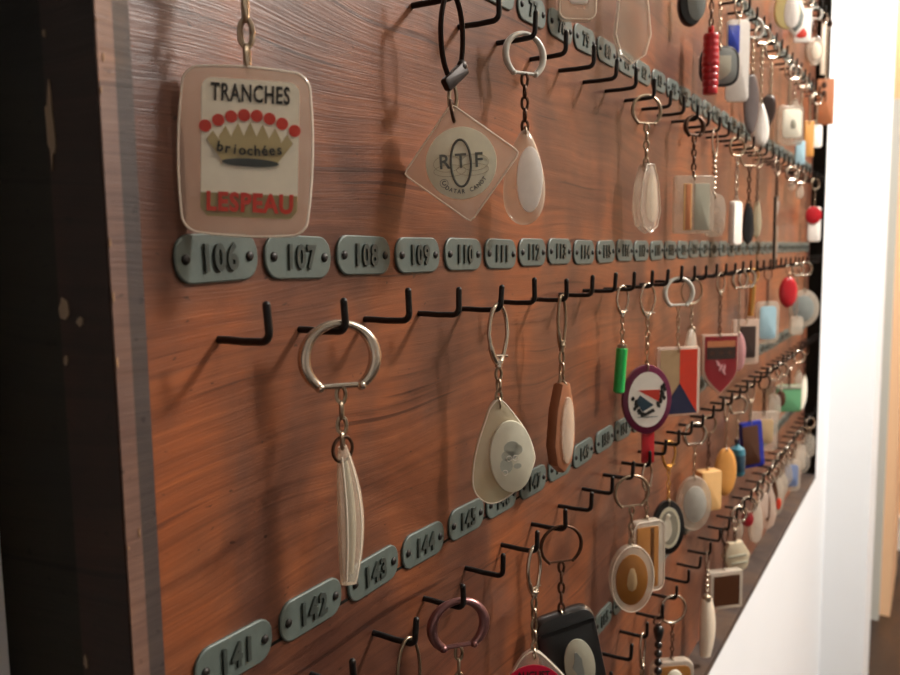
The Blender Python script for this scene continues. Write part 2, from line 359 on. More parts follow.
def ring_clip(r, w, h, mat, yaw, th=.0009):
    """slim sprung clip ring with a collar at its lower end"""
    P = []
    for i in range(40):
        a = 2*math.pi*i/40; s_ = math.sin(a); P.append((w/2*math.cos(a)*(1-.25*max(0, -s_)), 0, -h/2+h/2*s_))
    o = MB().tube(P, [th*(1.25 if 22 < i < 34 else .9) for i in range(40)], 10, True).build('key_ring', mat, r, (0, 0, 0), (0, 0, -yaw))
    MB().lathe([(th*.8, -h-.0022), (th*1.5, -h-.0018), (th*1.5, -h-.0002), (th*2.1, -h), (th*2.1, -h+.0012), (th*1.1, -h+.0018)], 12).build('collar', mat, o)
    MB().tube([(-w*.35, 0, -h*.86), (w*.48, 0, -h*.90)], th*.6, 8).build('latch', mat, o)
    return -h-.002
def ring_O(r, w, h, mat, yaw, th=.0009):
    MB().tube(oval(w, h, 40), th, 10, True).build('key_ring', mat, r, (0, 0, 0), (0, 0, -yaw)); return -h+th*.5
def ring_clasp(r, w, h, mat, yaw, th=.001):
    """flat bow with a turning bar catch across its foot"""
    P = [(w*.1, 0, -h)] + [(w/2*math.cos(R_(a)), 0, -h*.48+h*.48*math.sin(R_(a))) for a in range(-50, 231, 10)] + [(-w*.1, 0, -h)]
    o = MB().tube(P, th, 8, False, 1.6).build('key_ring', mat, r, (0, 0, 0), (0, 0, -yaw))
    MB().loft(o_rr(.0145, .0052, .0012), slab(.003, .0004), dz=0).build('catch', mat, o, (.001, -.0005, -h*.93), (0, R_(-38), 0))
    MB().ball((.0052, -.0005, -h*.93+.0045), .0026, 12, sy=.7).build('pivot', mat, o)
    return -h-.001
RING = dict(D=ring_D, clip=ring_clip, O=ring_O, clasp=ring_clasp)
def chain(r, z0, z1, mat, lw=.0046, ll=.0078, th=.0006, yaw=30, x=0, style='link'):
    L_ = z0-z1; mb = MB()
    if L_ < .0015: return
    if style == 'ball':
        n = max(2, int(L_/(lw*1.05)))
        for i in range(n): mb.ball((x, 0, z0-(i+.5)*L_/n), min(lw/2, L_/n*.49), 10)
    else:
        n = max(1, round((L_-2*th)/(ll-2.2*th))); pitch = (L_-2*th)/n; h = pitch+2.2*th
        for i in range(n):
            c = z0-th-pitch*(i+.5)+.0; a = R_(yaw)+(math.pi/2 if i % 2 else 0)+ (i*.35 if style == 'twist' else 0); P = []
            for j in range(16):
                t = 2*math.pi*j/16; u = math.copysign(abs(math.cos(t))**.75, math.cos(t))*(lw/2-th); P.append((x+u*math.cos(a), -u*math.sin(a), c+math.sin(t)*(h/2-th)))
            mb.tube(P, th, 6, True)
    mb.build('chain', mat, r)
def pxmm(p): return FPX/proj(p)[2]
GR = 'keyrings hanging on the board'
def P_black_(): return globals().get('P_black')
def keyring(row, n, o, label, ring, ch, pen, name='keyring', cat='keyring'):
    """ring=(kind, w, h, mat, yaw, th?) metres; ch=(mat, style, lw, ll); pen=(fn, top_px, bottom_px, width_px, yaw, roll, kwargs)"""
    hp = hook_pos(row, n); USED[(row, n)] = label
    H = Vector((hp.x, -o, hp.z+.0012))
    kd, w, h, mt, yw = ring[:5]; th = ring[5] if len(ring) > 5 else .0009
    r = root(name, H+Vector((0, 0, th)), label, cat, GR)
    H = r.location
    z = RING[kd](r, w, h, mt, R_(yw), th)
    fn, t0, b0, wpx, yaw, roll, kw = pen
    zt = zat(H.x, H.y, t0)-H.z; zb = zat(H.x, H.y, b0)-H.z
    zt = min(zt, z-.002)
    ca = math.degrees(math.atan2(H.x-CP.x, H.y-CP.y)); k = pxmm(H+Vector((0, 0, zt)))
    wd = -wpx if wpx < 0 else (wpx/k if fn in (P_barrel, P_bar, P_bottle, P_black_()) else wpx/k/max(.3, math.cos(R_(ca-yaw))))
    cm, st, lw, ll = ch
    chain(r, z+.0004, zt-.0005, cm, lw, ll, lw*(.17 if st == 'link' else .14), yw+20, 0, st)
    o_ = fn(r, (0, 0, zt), wd, zt-zb, R_(yaw), R_(roll), **kw)
    return r
def jump(par, mat='old_steel', d=.006, th=.0005, rot=0):
    MB().tube(oval(d, d, 20, z0=0), th, 8, True).build('jump_ring', mat, par, (0, 0, 0), (0, 0, rot))
SH = dict(tagsh=lambda w, h: o_tag(w, h), oval=lambda w, h: o_sup(w, h), soft=lambda w, h: o_sup(w, h, 3.2), rect=lambda w, h: o_rr(w, h, min(w, h)*.08), rrect=lambda w, h: o_rr(w, h, min(w, h)*.22),
          shield=o_shield, tear=lambda w, h: o_sup(w, h, 2, 40, .7), crystal=lambda w, h: o_poly(w, h, CRYSTAL), pick=o_pick,
          hexa=lambda w, h: o_poly(w, h, [(1, .2), (.5, 1), (-.5, 1), (-1, .2), (-.75, -.55), (0, -1), (.75, -.55)]))
def P_flat(r, top, w, h, yaw, roll, shape='oval', mat='clear', t=.004, prof='slab', ins=None, jr='old_steel', extra=None, b=None):
    """pendant hanging from its top edge; ins = list of (shape, w, h, dx, dz, mat, name) fractions of the pendant"""
    p = [(q[1] if isinstance(q, str) else q) for q in [prof]][0]
    pf = slab(t, b or t*.25) if prof == 'slab' else dome(t, min(w, h))
    hz = .0018
    mb = MB().loft(SH[shape](w, h), pf, dz=-h/2+hz); o = mb.build('pendant', mat, r, top, (0, roll, -yaw), auto=35)
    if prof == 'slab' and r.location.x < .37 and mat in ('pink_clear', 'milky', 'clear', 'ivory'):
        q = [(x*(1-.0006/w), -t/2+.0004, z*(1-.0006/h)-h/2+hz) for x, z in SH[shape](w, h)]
        e = MB().tube(q, .00038, 6, True).build('edge_highlight', 'edge_bright', o); e['label'] = 'edge highlight modelled as a bright rim'  # added rim tube, imitates the light caught along the acrylic edge
    if jr: jump(o, jr, .0058, .0005, math.pi/2)
    for it in ins or []:
        s_, fw, fh, dx, dz, m_, nm = it[:7]; th = it[7] if len(it) > 7 else .0006
        MB().loft(SH[s_](w*fw, h*fh), slab(th, th*.3)).build(nm, m_, o, (dx*w, -t/2-th*.5+.0001 if th < .001 else -t/2, -h/2+hz+dz*h), auto=35)
    if extra: extra(o, w, h, t, hz)
    return o
def P_barrel(r, top, w, h, yaw, roll, mat='red', cap='dark_red', grooves=9):
    R0 = w/2; pr = [(R0*.2, 0), (R0*.35, -h*.02), (R0*.35, -h*.1), (R0*.7, -h*.12)]
    for i in range(grooves):
        z = -h*.12-(h*.86)*i/grooves; k = 1-.12*abs((i+.5)/grooves-.5)*2; pr += [(R0*k*.93, z), (R0*k, z-h*.02), (R0*k, z-h*.07)]
    pr += [(R0*.85, -h*.985), (R0*.5, -h)]
    o = MB().lathe(pr, 20).build('pendant', mat, r, top, (0, 0, 0)); jump(o, 'old_steel'); return o
def P_bar(r, top, w, h, yaw, roll, mat='green', cap='old_steel'):
    o = MB().lathe([(w*.3, 0), (w*.5, -.001), (w*.5, -h+.001), (w*.35, -h)], 18).build('pendant', mat, r, top, (R_(3), roll, 0))
    MB().lathe([(w*.2, .002), (w*.42, .0015), (w*.42, -.001)], 14).build('cap', cap, o); return o
def P_bottle(r, top, w, h, yaw, roll):
    R0 = w/2; o = MB().lathe([(R0*.25, 0), (R0*.3, -h*.14), (R0*.9, -h*.24), (R0, -h*.34), (R0, -h*.95), (R0*.85, -h)], 20).build('pendant', 'teal', r, top)
    MB().lathe([(R0*1.02, -h*.4), (R0*1.03, -h*.41), (R0*1.03, -h*.85), (R0*1.02, -h*.86)], 20).build('label_band', 'teal_print', o)
    MB().lathe([(R0*.3, .001), (R0*.34, 0), (R0*.34, -h*.08)], 14).build('cap', 'navy', o); jump(o); return o
def P_lens(r, top, w, h, yaw, roll):
    """clear lens pendant seen from its side: a bowed, tapering slip with a seam round its rim"""
    n = 28; path = []; rad = []
    for i in range(n+1):
        u = i/n; path.append((w*.20*math.sin(math.pi*u*.95)-w*.02+w*.14*u, 0, .001-h*u)); rad.append(w*.46*max(.16, (math.sin(math.pi*(.07+.76*u)))**.75))
    o = MB().tube(path, rad, 20, False, .55).build('pendant', 'lens', r, top, (0, roll, -yaw), auto=50)
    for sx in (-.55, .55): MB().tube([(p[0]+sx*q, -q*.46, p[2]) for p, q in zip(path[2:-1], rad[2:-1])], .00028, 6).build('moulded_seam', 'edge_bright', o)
    MB().tube([(p[0], 0, p[2]) for p in path[3:-2]], [q*.42 for q in rad[3:-2]], 12, False, .4).build('inner_card', 'stub', o)
    jump(o, BZ, .0085, .0006, R_(10)); return o
def P_shell(r, top, w, h, yaw, roll, mat='shell'):
    P = []; n = 12
    mb = MB().tube([(w*.12*math.sin(i/n*3.1), 0, -h*i/n) for i in range(n+1)], [w/2*(.25+.75*math.sin(math.pi*min(1, (i/n)*.75+.12))**.7) for i in range(n+1)], 12, False, .6)
    o = mb.build('pendant', mat, r, top, (0, roll, -yaw)); jump(o)
    MB().ball((0, 0, -.0005), w*.25, 10).build('cap', 'old_steel', o); return o
def P_box(r, top, w, h, yaw, roll, mat='box_wood', d=.012, ins=None):
    o = MB().loft(o_rr(w, h, .0015), slab(d, .0012), dz=-h/2).build('pendant', mat, r, top, (0, roll, -yaw), auto=35)
    MB().ball((0, 0, .0006), .0018).build('peg', mat, o)
    for m_, fw, fh in ins or []: MB().loft(o_rr(w*fw, h*fh, .001), flat(.0006)).build('inset_panel', m_, o, (0, -d/2, -h/2))
    return o
def letters(par, s, mat, loc, size, sx=.8, bold=.0001, ext=.00012, name='lettering', rot=0, sp=1., shear=0):
    o = link(name, text_mesh(s, size, ext, bold, sx, sp, shear), mat, par, loc, (0, rot, 0)); return o
# --- art for the near pendants
def art_crown(o, w, h, t, hz):
    y = -t/2; Z = lambda f: hz-h*f
    cw, ch_ = w*.71, h*.79
    card = MB().loft(o_rr(cw, ch_, .003), flat(.0004), dz=Z(.475)).build('label_card', 'cream', o, (w*.03, y, 0)); card['label'] = 'cream printed card'
    MB().loft([(cw/2*1.0, ch_*.085), (-cw/2, ch_*.085), (-cw/2, -ch_*.03), (-cw/2+.0018, -ch_*.09), (cw/2-.0018, -ch_*.09), (cw/2, -ch_*.03)], flat(.0005), dz=Z(.81)).build('gold_band', 'olive_print', o, (w*.03, y-.0001, 0))
    letters(o, 'TRANCHES', 'ink', (w*.03, y-.0004, Z(.165)), h*.14, .60, .00012, sp=1.1)
    letters(o, 'LESPEAU', 'red_print', (w*.035, y-.0006, Z(.80)), h*.15, .82, .0003, sp=1.1)
    for i in range(8):
        a = (i-3.5)/3.5; MB().loft(o_sup(.0034, .0034, 2, 16), flat(.0003)).build('red_dot', 'red_print', o, (w*.03+a*w*.325, y-.0004, Z(.285+.075*a*a)))
    pts = [(-.27, -.43)]
    cr = []
    for i in range(7):
        a = (i-3)/3.; x = a*w*.27; cr.append((x-w*.045, Z(.405+.03*a*a))); cr.append((x, Z(.325+.06*a*a)))
        cr.append((x+w*.045, Z(.405+.03*a*a)))
    low = [(w*.235*math.cos(R_(q)), Z(.50)-h*.035*math.sin(R_(q))) for q in range(0, 181, 20)]
    mb = MB(); up_ = cr; N_ = len(up_)
    base = [(w*.23*(1-2*i/(N_-1))*-1, Z(.545)) for i in range(N_)]
    V = [(x, 0, z) for x, z in up_]+[(x*.9, 0, z-h*.035*(1-(x/(w*.25))**2)) for x, z in base]+[(x, -.0003, z) for x, z in up_]+[(x*.9, -.0003, z-h*.035*(1-(x/(w*.25))**2)) for x, z in base]
    F = []
    for i in range(N_-1):
        F += [(2*N_+i, 3*N_+i, 3*N_+i+1, 2*N_+i+1), (i, i+1, N_+i+1, N_+i), (i, 2*N_+i, 2*N_+i+1, i+1), (N_+i, N_+i+1, 3*N_+i+1, 3*N_+i)]
    mb.add(V, F); mb.build('crown_print', 'gold_print', o, (w*.03, y-.0003, 0), smooth=False)
    MB().loft(o_sup(w*.42, h*.05, 2, 24), flat(.0002)).build('crown_shadow', 'dark_ink', o, (w*.035, y-.0006, Z(.56)))
    for i, c in enumerate('briochées'):
        a = (i-4)/4.; letters(o, c, 'ink', (w*.03+a*w*.215, y-.0010, Z(.487)-h*.014*(1-a*a)+.0004), h*.082, .95, .00009, name='lettering', rot=R_(9*a)*-1)
def art_rtf(o, w, h, t, hz):
    y = -t/2; c = (0, y, hz-h/2); k = w
    d = MB().loft(o_sup(k*.62, k*.62, 2, 48), slab(.0006, .0002)).build('medallion', 'pale_gold', o, c, (0, R_(7), 0)); d['label'] = 'pale gold round medallion'
    q = -.0005
    for s_, x in (('R', -.145), ('T', .0), ('F', .155)): letters(d, s_, 'grey_ink', (k*x, q, .0006), k*.175, .95, .00012)
    mb = MB()
    def oc(cx, cz, a, b, th): mb.tube([(cx+a*math.cos(2*math.pi*i/36), 0, cz+b*math.sin(2*math.pi*i/36)) for i in range(36)], th, 6, True)
    oc(0, 0, k*.088, k*.20, .0005)
    mb.build('monogram_loop', 'grey_ink', d, (0, q, 0))
    mb = MB(); oc(-k*.12, .0, k*.12, k*.07, .00008); oc(k*.12, 0, k*.12, k*.07, .00008); oc(k*.1, -k*.06, k*.14, k*.05, .00008); oc(-k*.1, -k*.06, k*.14, k*.05, .00008)
    mb.build('scroll_lines', 'olive_print', d, (0, q, 0))
    letters(d, 'C', 'grey_ink', (-k*.155, q, -k*.165), k*.055, 1, .00004)
    mb = MB(); oc(-k*.155, -k*.165, k*.035, k*.035, .00009); mb.build('copyright_ring', 'grey_ink', d, (0, q, 0))
    for i, cc in enumerate('DATAR CANOT'):
        a = R_(-122+i*8.6); 
        if cc != ' ': letters(d, cc, 'grey_ink', (k*.245*math.cos(a), q, k*.245*math.sin(a)), k*.05, .9, .00003, rot=-(a+math.pi/2))
def art_clover(o, w, h, t, hz):
    c = (w*.12, -t/2-.0012, hz-h*.55)
    e = MB().loft(o_sup(w*.68, h*.70, 2, 44), slab(.0022, .0006)).build('inset_disc', 'ivory_print', o, c, auto=35); e['label'] = 'pale oval disc with faint grey flower'
    for x, z, a, b in ((.0, .13, .2, .13), (.13, .1, .14, .1), (-.12, .02, .15, .1), (-.16, -.12, .16, .14), (.12, -.14, .1, .05), (.03, .03, .08, .08)):
        MB().loft(o_sup(w*.62*a*2, h*.66*b*1.6, 2, 18), flat(.0001)).build('flower_print', 'blue_grey', e, (w*.62*x, -.0012, h*.66*z))
    for x, z in ((.08, -.02), (-.08, -.02), (-.2, -.22)):
        MB().tube([(w*.62*x+.0012*math.cos(2*math.pi*i/16), 0, h*.66*z+.0012*math.sin(2*math.pi*i/16)) for i in range(16)], .00012, 5, True).build('bubble_print', 'white', e, (0, -.0013, 0))
def art_emblem(o, w, h, t, hz):
    y = -t/2; Z = hz-h/2
    MB().loft(o_sup(w*.78, h*.8, 2, 44), flat(.0006)).build('white_field', 'white', o, (0, y, Z))
    q = y-.0005
    MB().loft([(w*.24, h*.14), (-w*.2, h*.14), (w*.24, -h*.04)], flat(.0002)).build('red_triangle', 'red_print', o, (0, q, Z))
    MB().loft([(-w*.16, h*.07), (-w*.24, -h*.02), (-w*.1, -h*.17), (w*.12, -h*.08)], flat(.0002)).build('blue_triangle', 'teal_print', o, (0, q, Z))
    for sgn, pts in ((1, [(.32, .2), (.34, .14), (.3, .08), (.33, .02), (.26, -.03), (.22, -.09)]), (-1, [(-.3, .02), (-.24, -.06), (-.26, -.12), (-.16, -.18), (-.1, -.22), (0, -.2), (.1, -.16)])):
        for x, z in [p_ for q_ in range(len(pts)) for p_ in (pts[q_], ((pts[q_][0]+pts[q_-1][0])/2*(.86), (pts[q_][1]+pts[q_-1][1])/2) if q_ else pts[0])]: MB().loft(o_sup(w*.1, h*.055, 1.4, 12), flat(.0002)).build('wreath_leaf', 'ink', o, (w*x, q, Z+h*z), (0, x*5, 0))
    MB().loft(o_sup(w*.45, h*.018, 2, 12), flat(.0002)).build('ribbon_print', 'grey', o, (0, q, Z-h*.25))
    s_ = MB().loft(o_rr(.009, h*.50, .001), slab(.002, .0005), dz=-h*.25).build('strap', 'red', o, (w*.05, .001, hz-h+.003)); s_['label'] = 'red strap below the disc'
def art_flag(o, w, h, t, hz):
    y = -t/2; Z = hz-h/2; a, b = w*.42, h*.46
    MB().loft([(a*.15, b), (-a, b), (-a, -b), (a*.15, -b*.1)], flat(.0005)).build('tan_field', 'tan', o, (0, y, Z))
    MB().loft([(a, b), (a*.05, b), (a*.05, -b*.15), (a, -b)], flat(.0005)).build('red_field', 'flag_red', o, (0, y-.0001, Z))
    MB().loft([(a*.05, -b*.05), (-a, -b), (a, -b)], flat(.0006)).build('blue_triangle', 'navy', o, (0, y-.0003, Z))
def art_shield(o, w, h, t, hz):
    y = -t/2; Z = hz-h/2
    MB().loft(o_shield(w*.9, h*.93), flat(.0005)).build('red_field', 'dark_red', o, (w*.02, y, Z))
    MB().loft(o_rr(w*.78, h*.1, .0003), flat(.0003)).build('tan_bar', 'leather', o, (w*.02, y-.0004, Z+h*.34))
    MB().loft(o_rr(w*.8, h*.2, .0003), flat(.0003)).build('black_bar', 'dark_brown', o, (w*.02, y-.0004, Z+h*.19))
    for x in (-.25, 0, .25): MB().loft(o_sup(w*.13, h*.07, 1.5, 12), flat(.0003)).build('star_mark', 'brown', o, (w*(.02+x), y-.0006, Z+h*.19))
    for x, z, a in ((-.05, .02, 50), (.02, -.05, 120), (.1, -.12, 60), (.0, -.02, 20), (.12, -.06, 100)): MB().loft(o_sup(w*.22, h*.035, 1.6, 10), flat(.0003)).build('beast_mark', 'pink', o, (w*x, y-.0005, Z+h*z), (0, R_(a), 0))
def art_lady(o, w, h, t, hz):
    y = -t/2; Z = hz-h/2
    MB().loft(o_sup(w*.7, h*.76), flat(.0006)).build('cream_oval', 'pale_gold', o, (0, y, Z)); MB().loft(o_sup(w*.55, h*.62), flat(.0003)).build('inner_oval', 'stub', o, (0, y-.0004, Z))
    MB().loft(o_pick(w*.28, h*.5), flat(.0003)).build('figure', 'cream', o, (-w*.05, y-.0006, Z)); MB().ball((-w*.03, y-.0006, Z+h*.22), w*.07, 10, sy=.2).build('figure_head', 'cream', o)
def art_cameo(o, w, h, t, hz):
    y = -t/2; Z = hz-h*.62
    e = MB().loft(o_sup(w*.5, h*.62), slab(.001, .0003)).build('cameo_oval', 'stub', o, (w*.08, y, Z))
    MB().loft(blob(0, 0, w*.2, h*.36, 3), flat(.0003)).build('profile_print', 'grey', e, (-w*.03, -.0006, .0))
    MB().loft(o_rr(w*.9, h*.05, .001), flat(.001)).build('ridge', 'black', o, (0, y, hz-h*.16))
def art_pink(o, w, h, t, hz):
    e = MB().loft(o_sup(w*.84, h*.84), flat(.0006)).build('pink_disc', 'hot_pink', o, (-w*.02, -t/2, hz-h*.56))
    letters(e, 'AUGUST', 'ink', (0, -.0005, h*.31), h*.11, .8, .0001)
def art_text(lines, mat='ink', sz=.1):
    def f(o, w, h, t, hz):
        for s_, fx, fz in lines: letters(o, s_, mat, (w*fx, -t/2-.0008, hz-h*fz), h*sz, .8, .00008)
    return f
ST, OS, BZ = 'steel', 'old_steel', 'bronze'
LK = lambda m=OS: (m, 'link', .0044, .0075)
TW = lambda m=OS: (m, 'twist', .0034, .005)
BL = lambda m='black': (m, 'ball', .004, .004)
D = lambda w=.024, m=ST, y=35, th=.0011: ('D', w, w*.84, m, y, th)
O = lambda w=.02, h=.022, m=ST, y=30, th=.0009: ('O', w, h, m, y, th)
CL = lambda w=.012, h=.024, m=ST, y=10, th=.0009: ('clip', w, h, m, y, th)
K = keyring; PF = P_flat
# ---- row of plates 106
K('B', 1, .0172, 'silver keyring on the hook of plate 107 with thick clear lens seen edge-on', ('D', .0238, .0208, ST, 38, .0014), LK(), (P_lens, 449, 587, 28, 20, 1, {}))
K('B', 4, .0185, 'keyring with ivory rounded-triangle pendant holding a pale oval disc, under plate 110', CL(.0125, .026, ST, 12, .0011), LK(), (PF, 403, 505, 64, 48, -3, dict(shape='pick', mat='ivory', t=.0045, extra=art_clover)))
K('B', 6, .0172, 'keyring with copper-coloured oval pendant seen almost edge-on, below plate 112', CL(.009, .027, OS, 2, .001), LK(), (PF, 386, 475, 21, 8, 2, dict(shape='crystal', mat='copper', t=.007, b=.0022, ins=[('oval', .62, .74, 0, -.02, 'lens', 'window', .0024)])))
K('B', 9, .0125, 'keyring with bright green plastic bar beside the purple-rimmed disc', CL(.011, .018, ST, 20), TW(), (P_bar, 347, 393, 11.5, 0, 3, dict(mat='green')))
K('B', 10, .017, 'keyring with round purple-rimmed white emblem disc and red strap', CL(.014, .022, ST, 25), TW(), (PF, 367, 436, 48, 50, 0, dict(shape='oval', mat='purple', t=.004, extra=art_emblem)))
K('B', 12, .018, 'keyring with flat tag in tan, red and navy triangles', D(.024, 'silver_paint', 40, .0013), TW(), (PF, 349, 418, 42, 45, 0, dict(shape='rect', mat='pink_clear', t=.004, extra=art_flag)))
K('B', 13, .018, 'dark wire keyring with clear drop seen edge-on, behind the tan, red and navy tag', O(.022, .02, OS, 30, .0006), TW(), (PF, 330, 398, 13, 0, 0, dict(shape='tear', mat='milky', t=.008, prof='dome')))
K('B', 16, .0155, 'keyring with red heraldic shield bearing a black bar', CL(.011, .018, ST, 25), TW(BZ), (PF, 336, 396, 34, 48, 0, dict(shape='shield', mat='pink_clear', t=.004, extra=art_shield)))
K('B', 18, .0172, 'keyring with pale pink oval behind the red shield', D(.02, ST, 30), TW(), (PF, 334, 373, 14, 60, 0, dict(shape='oval', mat='pink', t=.004)))
K('B', 19, .0165, 'keyring with dark square set in clear plastic, right of the red shield', D(.021, ST, 35, .0012), TW(BZ), (PF, 321, 366, 25, 50, 0, dict(shape='rect', mat='pink_clear', t=.003, ins=[('rect', .62, .7, .05, 0, 'dark_brown', 'dark_card')])))
K('B', 20, .016, 'keyring with narrow gold bar high above the dark square', O(.016, .014, 'gold', 30), TW('gold'), (P_bar, 285, 316, 6, 0, 0, dict(mat='gold', cap='gold')))
K('B', 22, .018, 'keyring with light blue rounded rectangle in clear plastic', O(.016, .014, 'bronze', 20, .0006), TW(BZ), (PF, 303, 345, 22, 50, 0, dict(shape='rrect', mat='milky', t=.004, ins=[('rrect', .7, .78, 0, 0, 'light_blue', 'blue_card')])))
K('B', 26, .018, 'keyring with glossy bright red oval near the right frame', O(.014, .012, OS, 20, .0006), TW(), (PF, 278, 309, 17, 50, 0, dict(shape='oval', mat='red', t=.008, prof='dome')))
K('B', 30, .018, 'keyring with clear grey disc beside the bright red oval', D(.022, ST, 40, .0012), TW(), (PF, 291, 328, 28, 55, 0, dict(shape='oval', mat='milky', t=.004, ins=[('oval', .7, .7, -.04, 0, 'grey', 'grey_disc')])))
# ---- row of plates 71
K('A', 0, .0158, 'large clear rectangular tag with a crown under eight red dots, above plate 106', D(), ('old_steel', 'link', .0052, .0092), (PF, 74, 244, 133, 50, 3, dict(shape='tagsh', mat='pink_clear', t=.0045, extra=art_crown, jr=None)))
K('A', 3, .0125, 'keyring with square clear plastic hung by its corner around a pale gold medallion', ('clasp', .0125, .036, BZ, 12, .0008), ('old_steel', 'link', .005, .0085), (None, 0, 0, 0, 0, 0, {})) if False else None
def P_diamond(r, top, w, h, yaw, roll):
    k = h/math.sqrt(2)*.985; h *= 1.07; o = MB().loft([(x*h*.5, z*h*.5) for x, z in o_corner()], slab(.0042, .0006), dz=-h/2+.003).build('pendant', 'pink_clear', r, top, (0, roll, -yaw), auto=35)
    jump(o, BZ, .009, .0007, math.pi/2)
    e = MB().tube([(x*h*.498, -.0019, z*h*.498-h/2+.003) for x, z in o_corner()], .0004, 6, True).build('edge_highlight', 'edge_bright', o); e['label'] = 'edge highlight modelled as a bright rim'  # highlight of the square's edge, added as a bright tube
    art_rtf(o, h*.97, h-.004, .0042, .001); return o
def o_corner():
    o = []; c = [(1, 0), (0, 1), (-1, 0), (0, -1)]
    for i, (x, z) in enumerate(c):
        a, b = c[i-1], c[(i+1) % 4]; e = .07
        o += [(x+(a[0]-x)*e, z+(a[1]-z)*e), (x*(1-e*.35), z*(1-e*.35)), (x+(b[0]-x)*e, z+(b[1]-z)*e)]
    return o
K('A', 3, .0182, 'keyring with square clear plastic hung by its corner around a pale gold medallion', ('clasp', .0125, .034, 'dark_metal', 12, .0008), ('old_steel', 'link', .005, .0085), (P_diamond, 112, 224, 112, 66, -9, {}))
K('A', 5, .0145, 'keyring with thick clear oval holding a pinkish white oval, right of the square medallion tag', D(.0215, 'silver_paint', 28, .0011), LK(BZ), (PF, 133, 229, 43, 52, 1, dict(shape='tear', mat='milky', t=.008, prof='dome', ins=[('oval', .6, .68, .08, -.03, 'white', 'white_oval', .0014)])))
K('A', 10, .015, 'keyring with faceted clear drop hanging alone, above plate 117', D(.0215, OS, 38, .0008), LK(), (PF, 167, 236, 20, 20, 0, dict(shape='crystal', mat='clear', t=.009, b=.0035, ins=[('crystal', .55, .7, 0, 0, 'lens', 'inner_core')])))
K('A', 13, .0178, 'dark-ringed keyring with pale clear rectangle printed with an orange strip', D(.0165, BZ, 38, .0013), LK(BZ), (PF, 178, 236, 39, 52, 0, dict(shape='rect', mat='milky', t=.005, ins=[('rect', .2, .8, -.17, -.04, 'box_wood', 'yellow_strip'), ('rect', .13, .78, -.16, -.04, 'leather', 'orange_strip', .0009), ('rect', .38, .8, .18, -.04, 'stub', 'grey_panel')])))
K('A', 15, .0165, 'keyring with clear rounded pendant half hidden behind the rectangle with the orange strip', CL(.011, .024, ST, 10), BL(ST), (PF, 196, 239, 22, 50, 0, dict(shape='soft', mat='milky', t=.004)))
K('A', 17, .0195, 'keyring with thin white stick-like pendant, right of the printed clear rectangle', D(.019, OS, 30, .0007), LK(ST), (PF, 203, 247, 8, 10, 0, dict(shape='rrect', mat='white', t=.006)))
K('A', 19, .0165, 'keyring with narrow black pendant beside the thin white one', D(.022, OS, 40, .0007), LK(BZ), (PF, 205, 246, 10, 40, 0, dict(shape='crystal', mat='black', t=.004)))
K('A', 20, .0175, 'keyring with pale olive glass pendant just right of the narrow black one', O(.02, .018, OS, 20, .0006), TW(BZ), (PF, 203, 240, 9, 50, 0, dict(shape='crystal', mat='ivory', t=.004)))
K('A', 23, .0185, 'keyring with long thin black strap reaching below its row of plates', CL(.012, .018, ST, 20), LK(BZ), (PF, 198, 269, 4.5, 0, 0, dict(shape='rrect', mat='black', t=.003)))
K('A', 32, .0185, 'keyring with small round red button and white stub, against the right frame', D(.018, OS, 30, .0008), TW(), (PF, 208, 243, 12, 60, 0, dict(shape='rrect', mat='white', t=.004, ins=[('oval', 1.25, .5, -.1, .26, 'red', 'red_button', .003)])))
# ---- row of plates 36 (hooks above the picture)
K('Z', 7, .0115, 'clear rounded-square pendant cut by the top of the picture, above plate 78', D(), LK(), (PF, -50, 25, 37, 55, 2, dict(shape='rrect', mat='milky', t=.008, ins=[('rrect', .5, .6, 0, 0, 'white', 'inset', .002)])))
K('Z', 9, .0165, 'tall clear faceted crystal pendant at the top, above plate 80', D(), LK(), (PF, -22, 68, 35, 50, 0, dict(shape='crystal', mat='clear', t=.008, b=.003)))
K('Z', 13, .013, 'black and grey disc pendant cut by the top edge, left of the red barrel', D(.022), LK(BZ), (PF, -16, 29, 24, 50, 0, dict(shape='oval', mat='black', t=.008, ins=[('oval', .72, .8, .16, 0, 'grey', 'grey_face', .001), ('rect', .5, .12, .16, .22, 'yellow', 'yellow_mark', .0016)])))
K('Z', 14, .0195, 'keyring with ribbed red barrel', D(.02, BZ), LK(BZ), (P_barrel, 26, 95, 17, 0, 0, dict(mat='red')))
K('Z', 15, .0185, 'keyring with grey metal crest, partly behind the red barrel', D(.02), TW(), (PF, 48, 89, 38, 55, 0, dict(shape='soft', mat='black', t=.003, ins=[('soft', .86, .88, 0, 0, 'grey', 'grey_face'), ('shield', .55, .6, 0, -.05, 'stub', 'crest', .0009)])))
K('Z', 17, .0175, 'keyring with long white tag printed blue, above the grey metal crest', CL(.012, .016, ST, 20), LK(BZ), (PF, 21, 104, 22, 55, 0, dict(shape='rrect', mat='white', t=.003, ins=[('rect', .5, .34, -.2, .26, 'blue', 'blue_print')])))
K('Z', 19, .0165, 'keyring with long dark grey oval pendant', D(.023, 'silver_paint', 40, .0012), LK(), (PF, 75, 136, 15, 40, 0, dict(shape='oval', mat='dark_grey', t=.004, prof='dome')))
K('Z', 20, .0185, 'keyring with glossy white drop beside the dark brown oval', D(.02), LK(), (PF, 104, 149, 17, 50, 0, dict(shape='tear', mat='white', t=.009, prof='dome')))
K('Z', 22, .0155, 'keyring with dark brown oval leather-like pendant', D(.02, ST), LK(), (PF, 96, 132, 17, 55, 14, dict(shape='oval', mat='dark_brown', t=.004, prof='dome')))
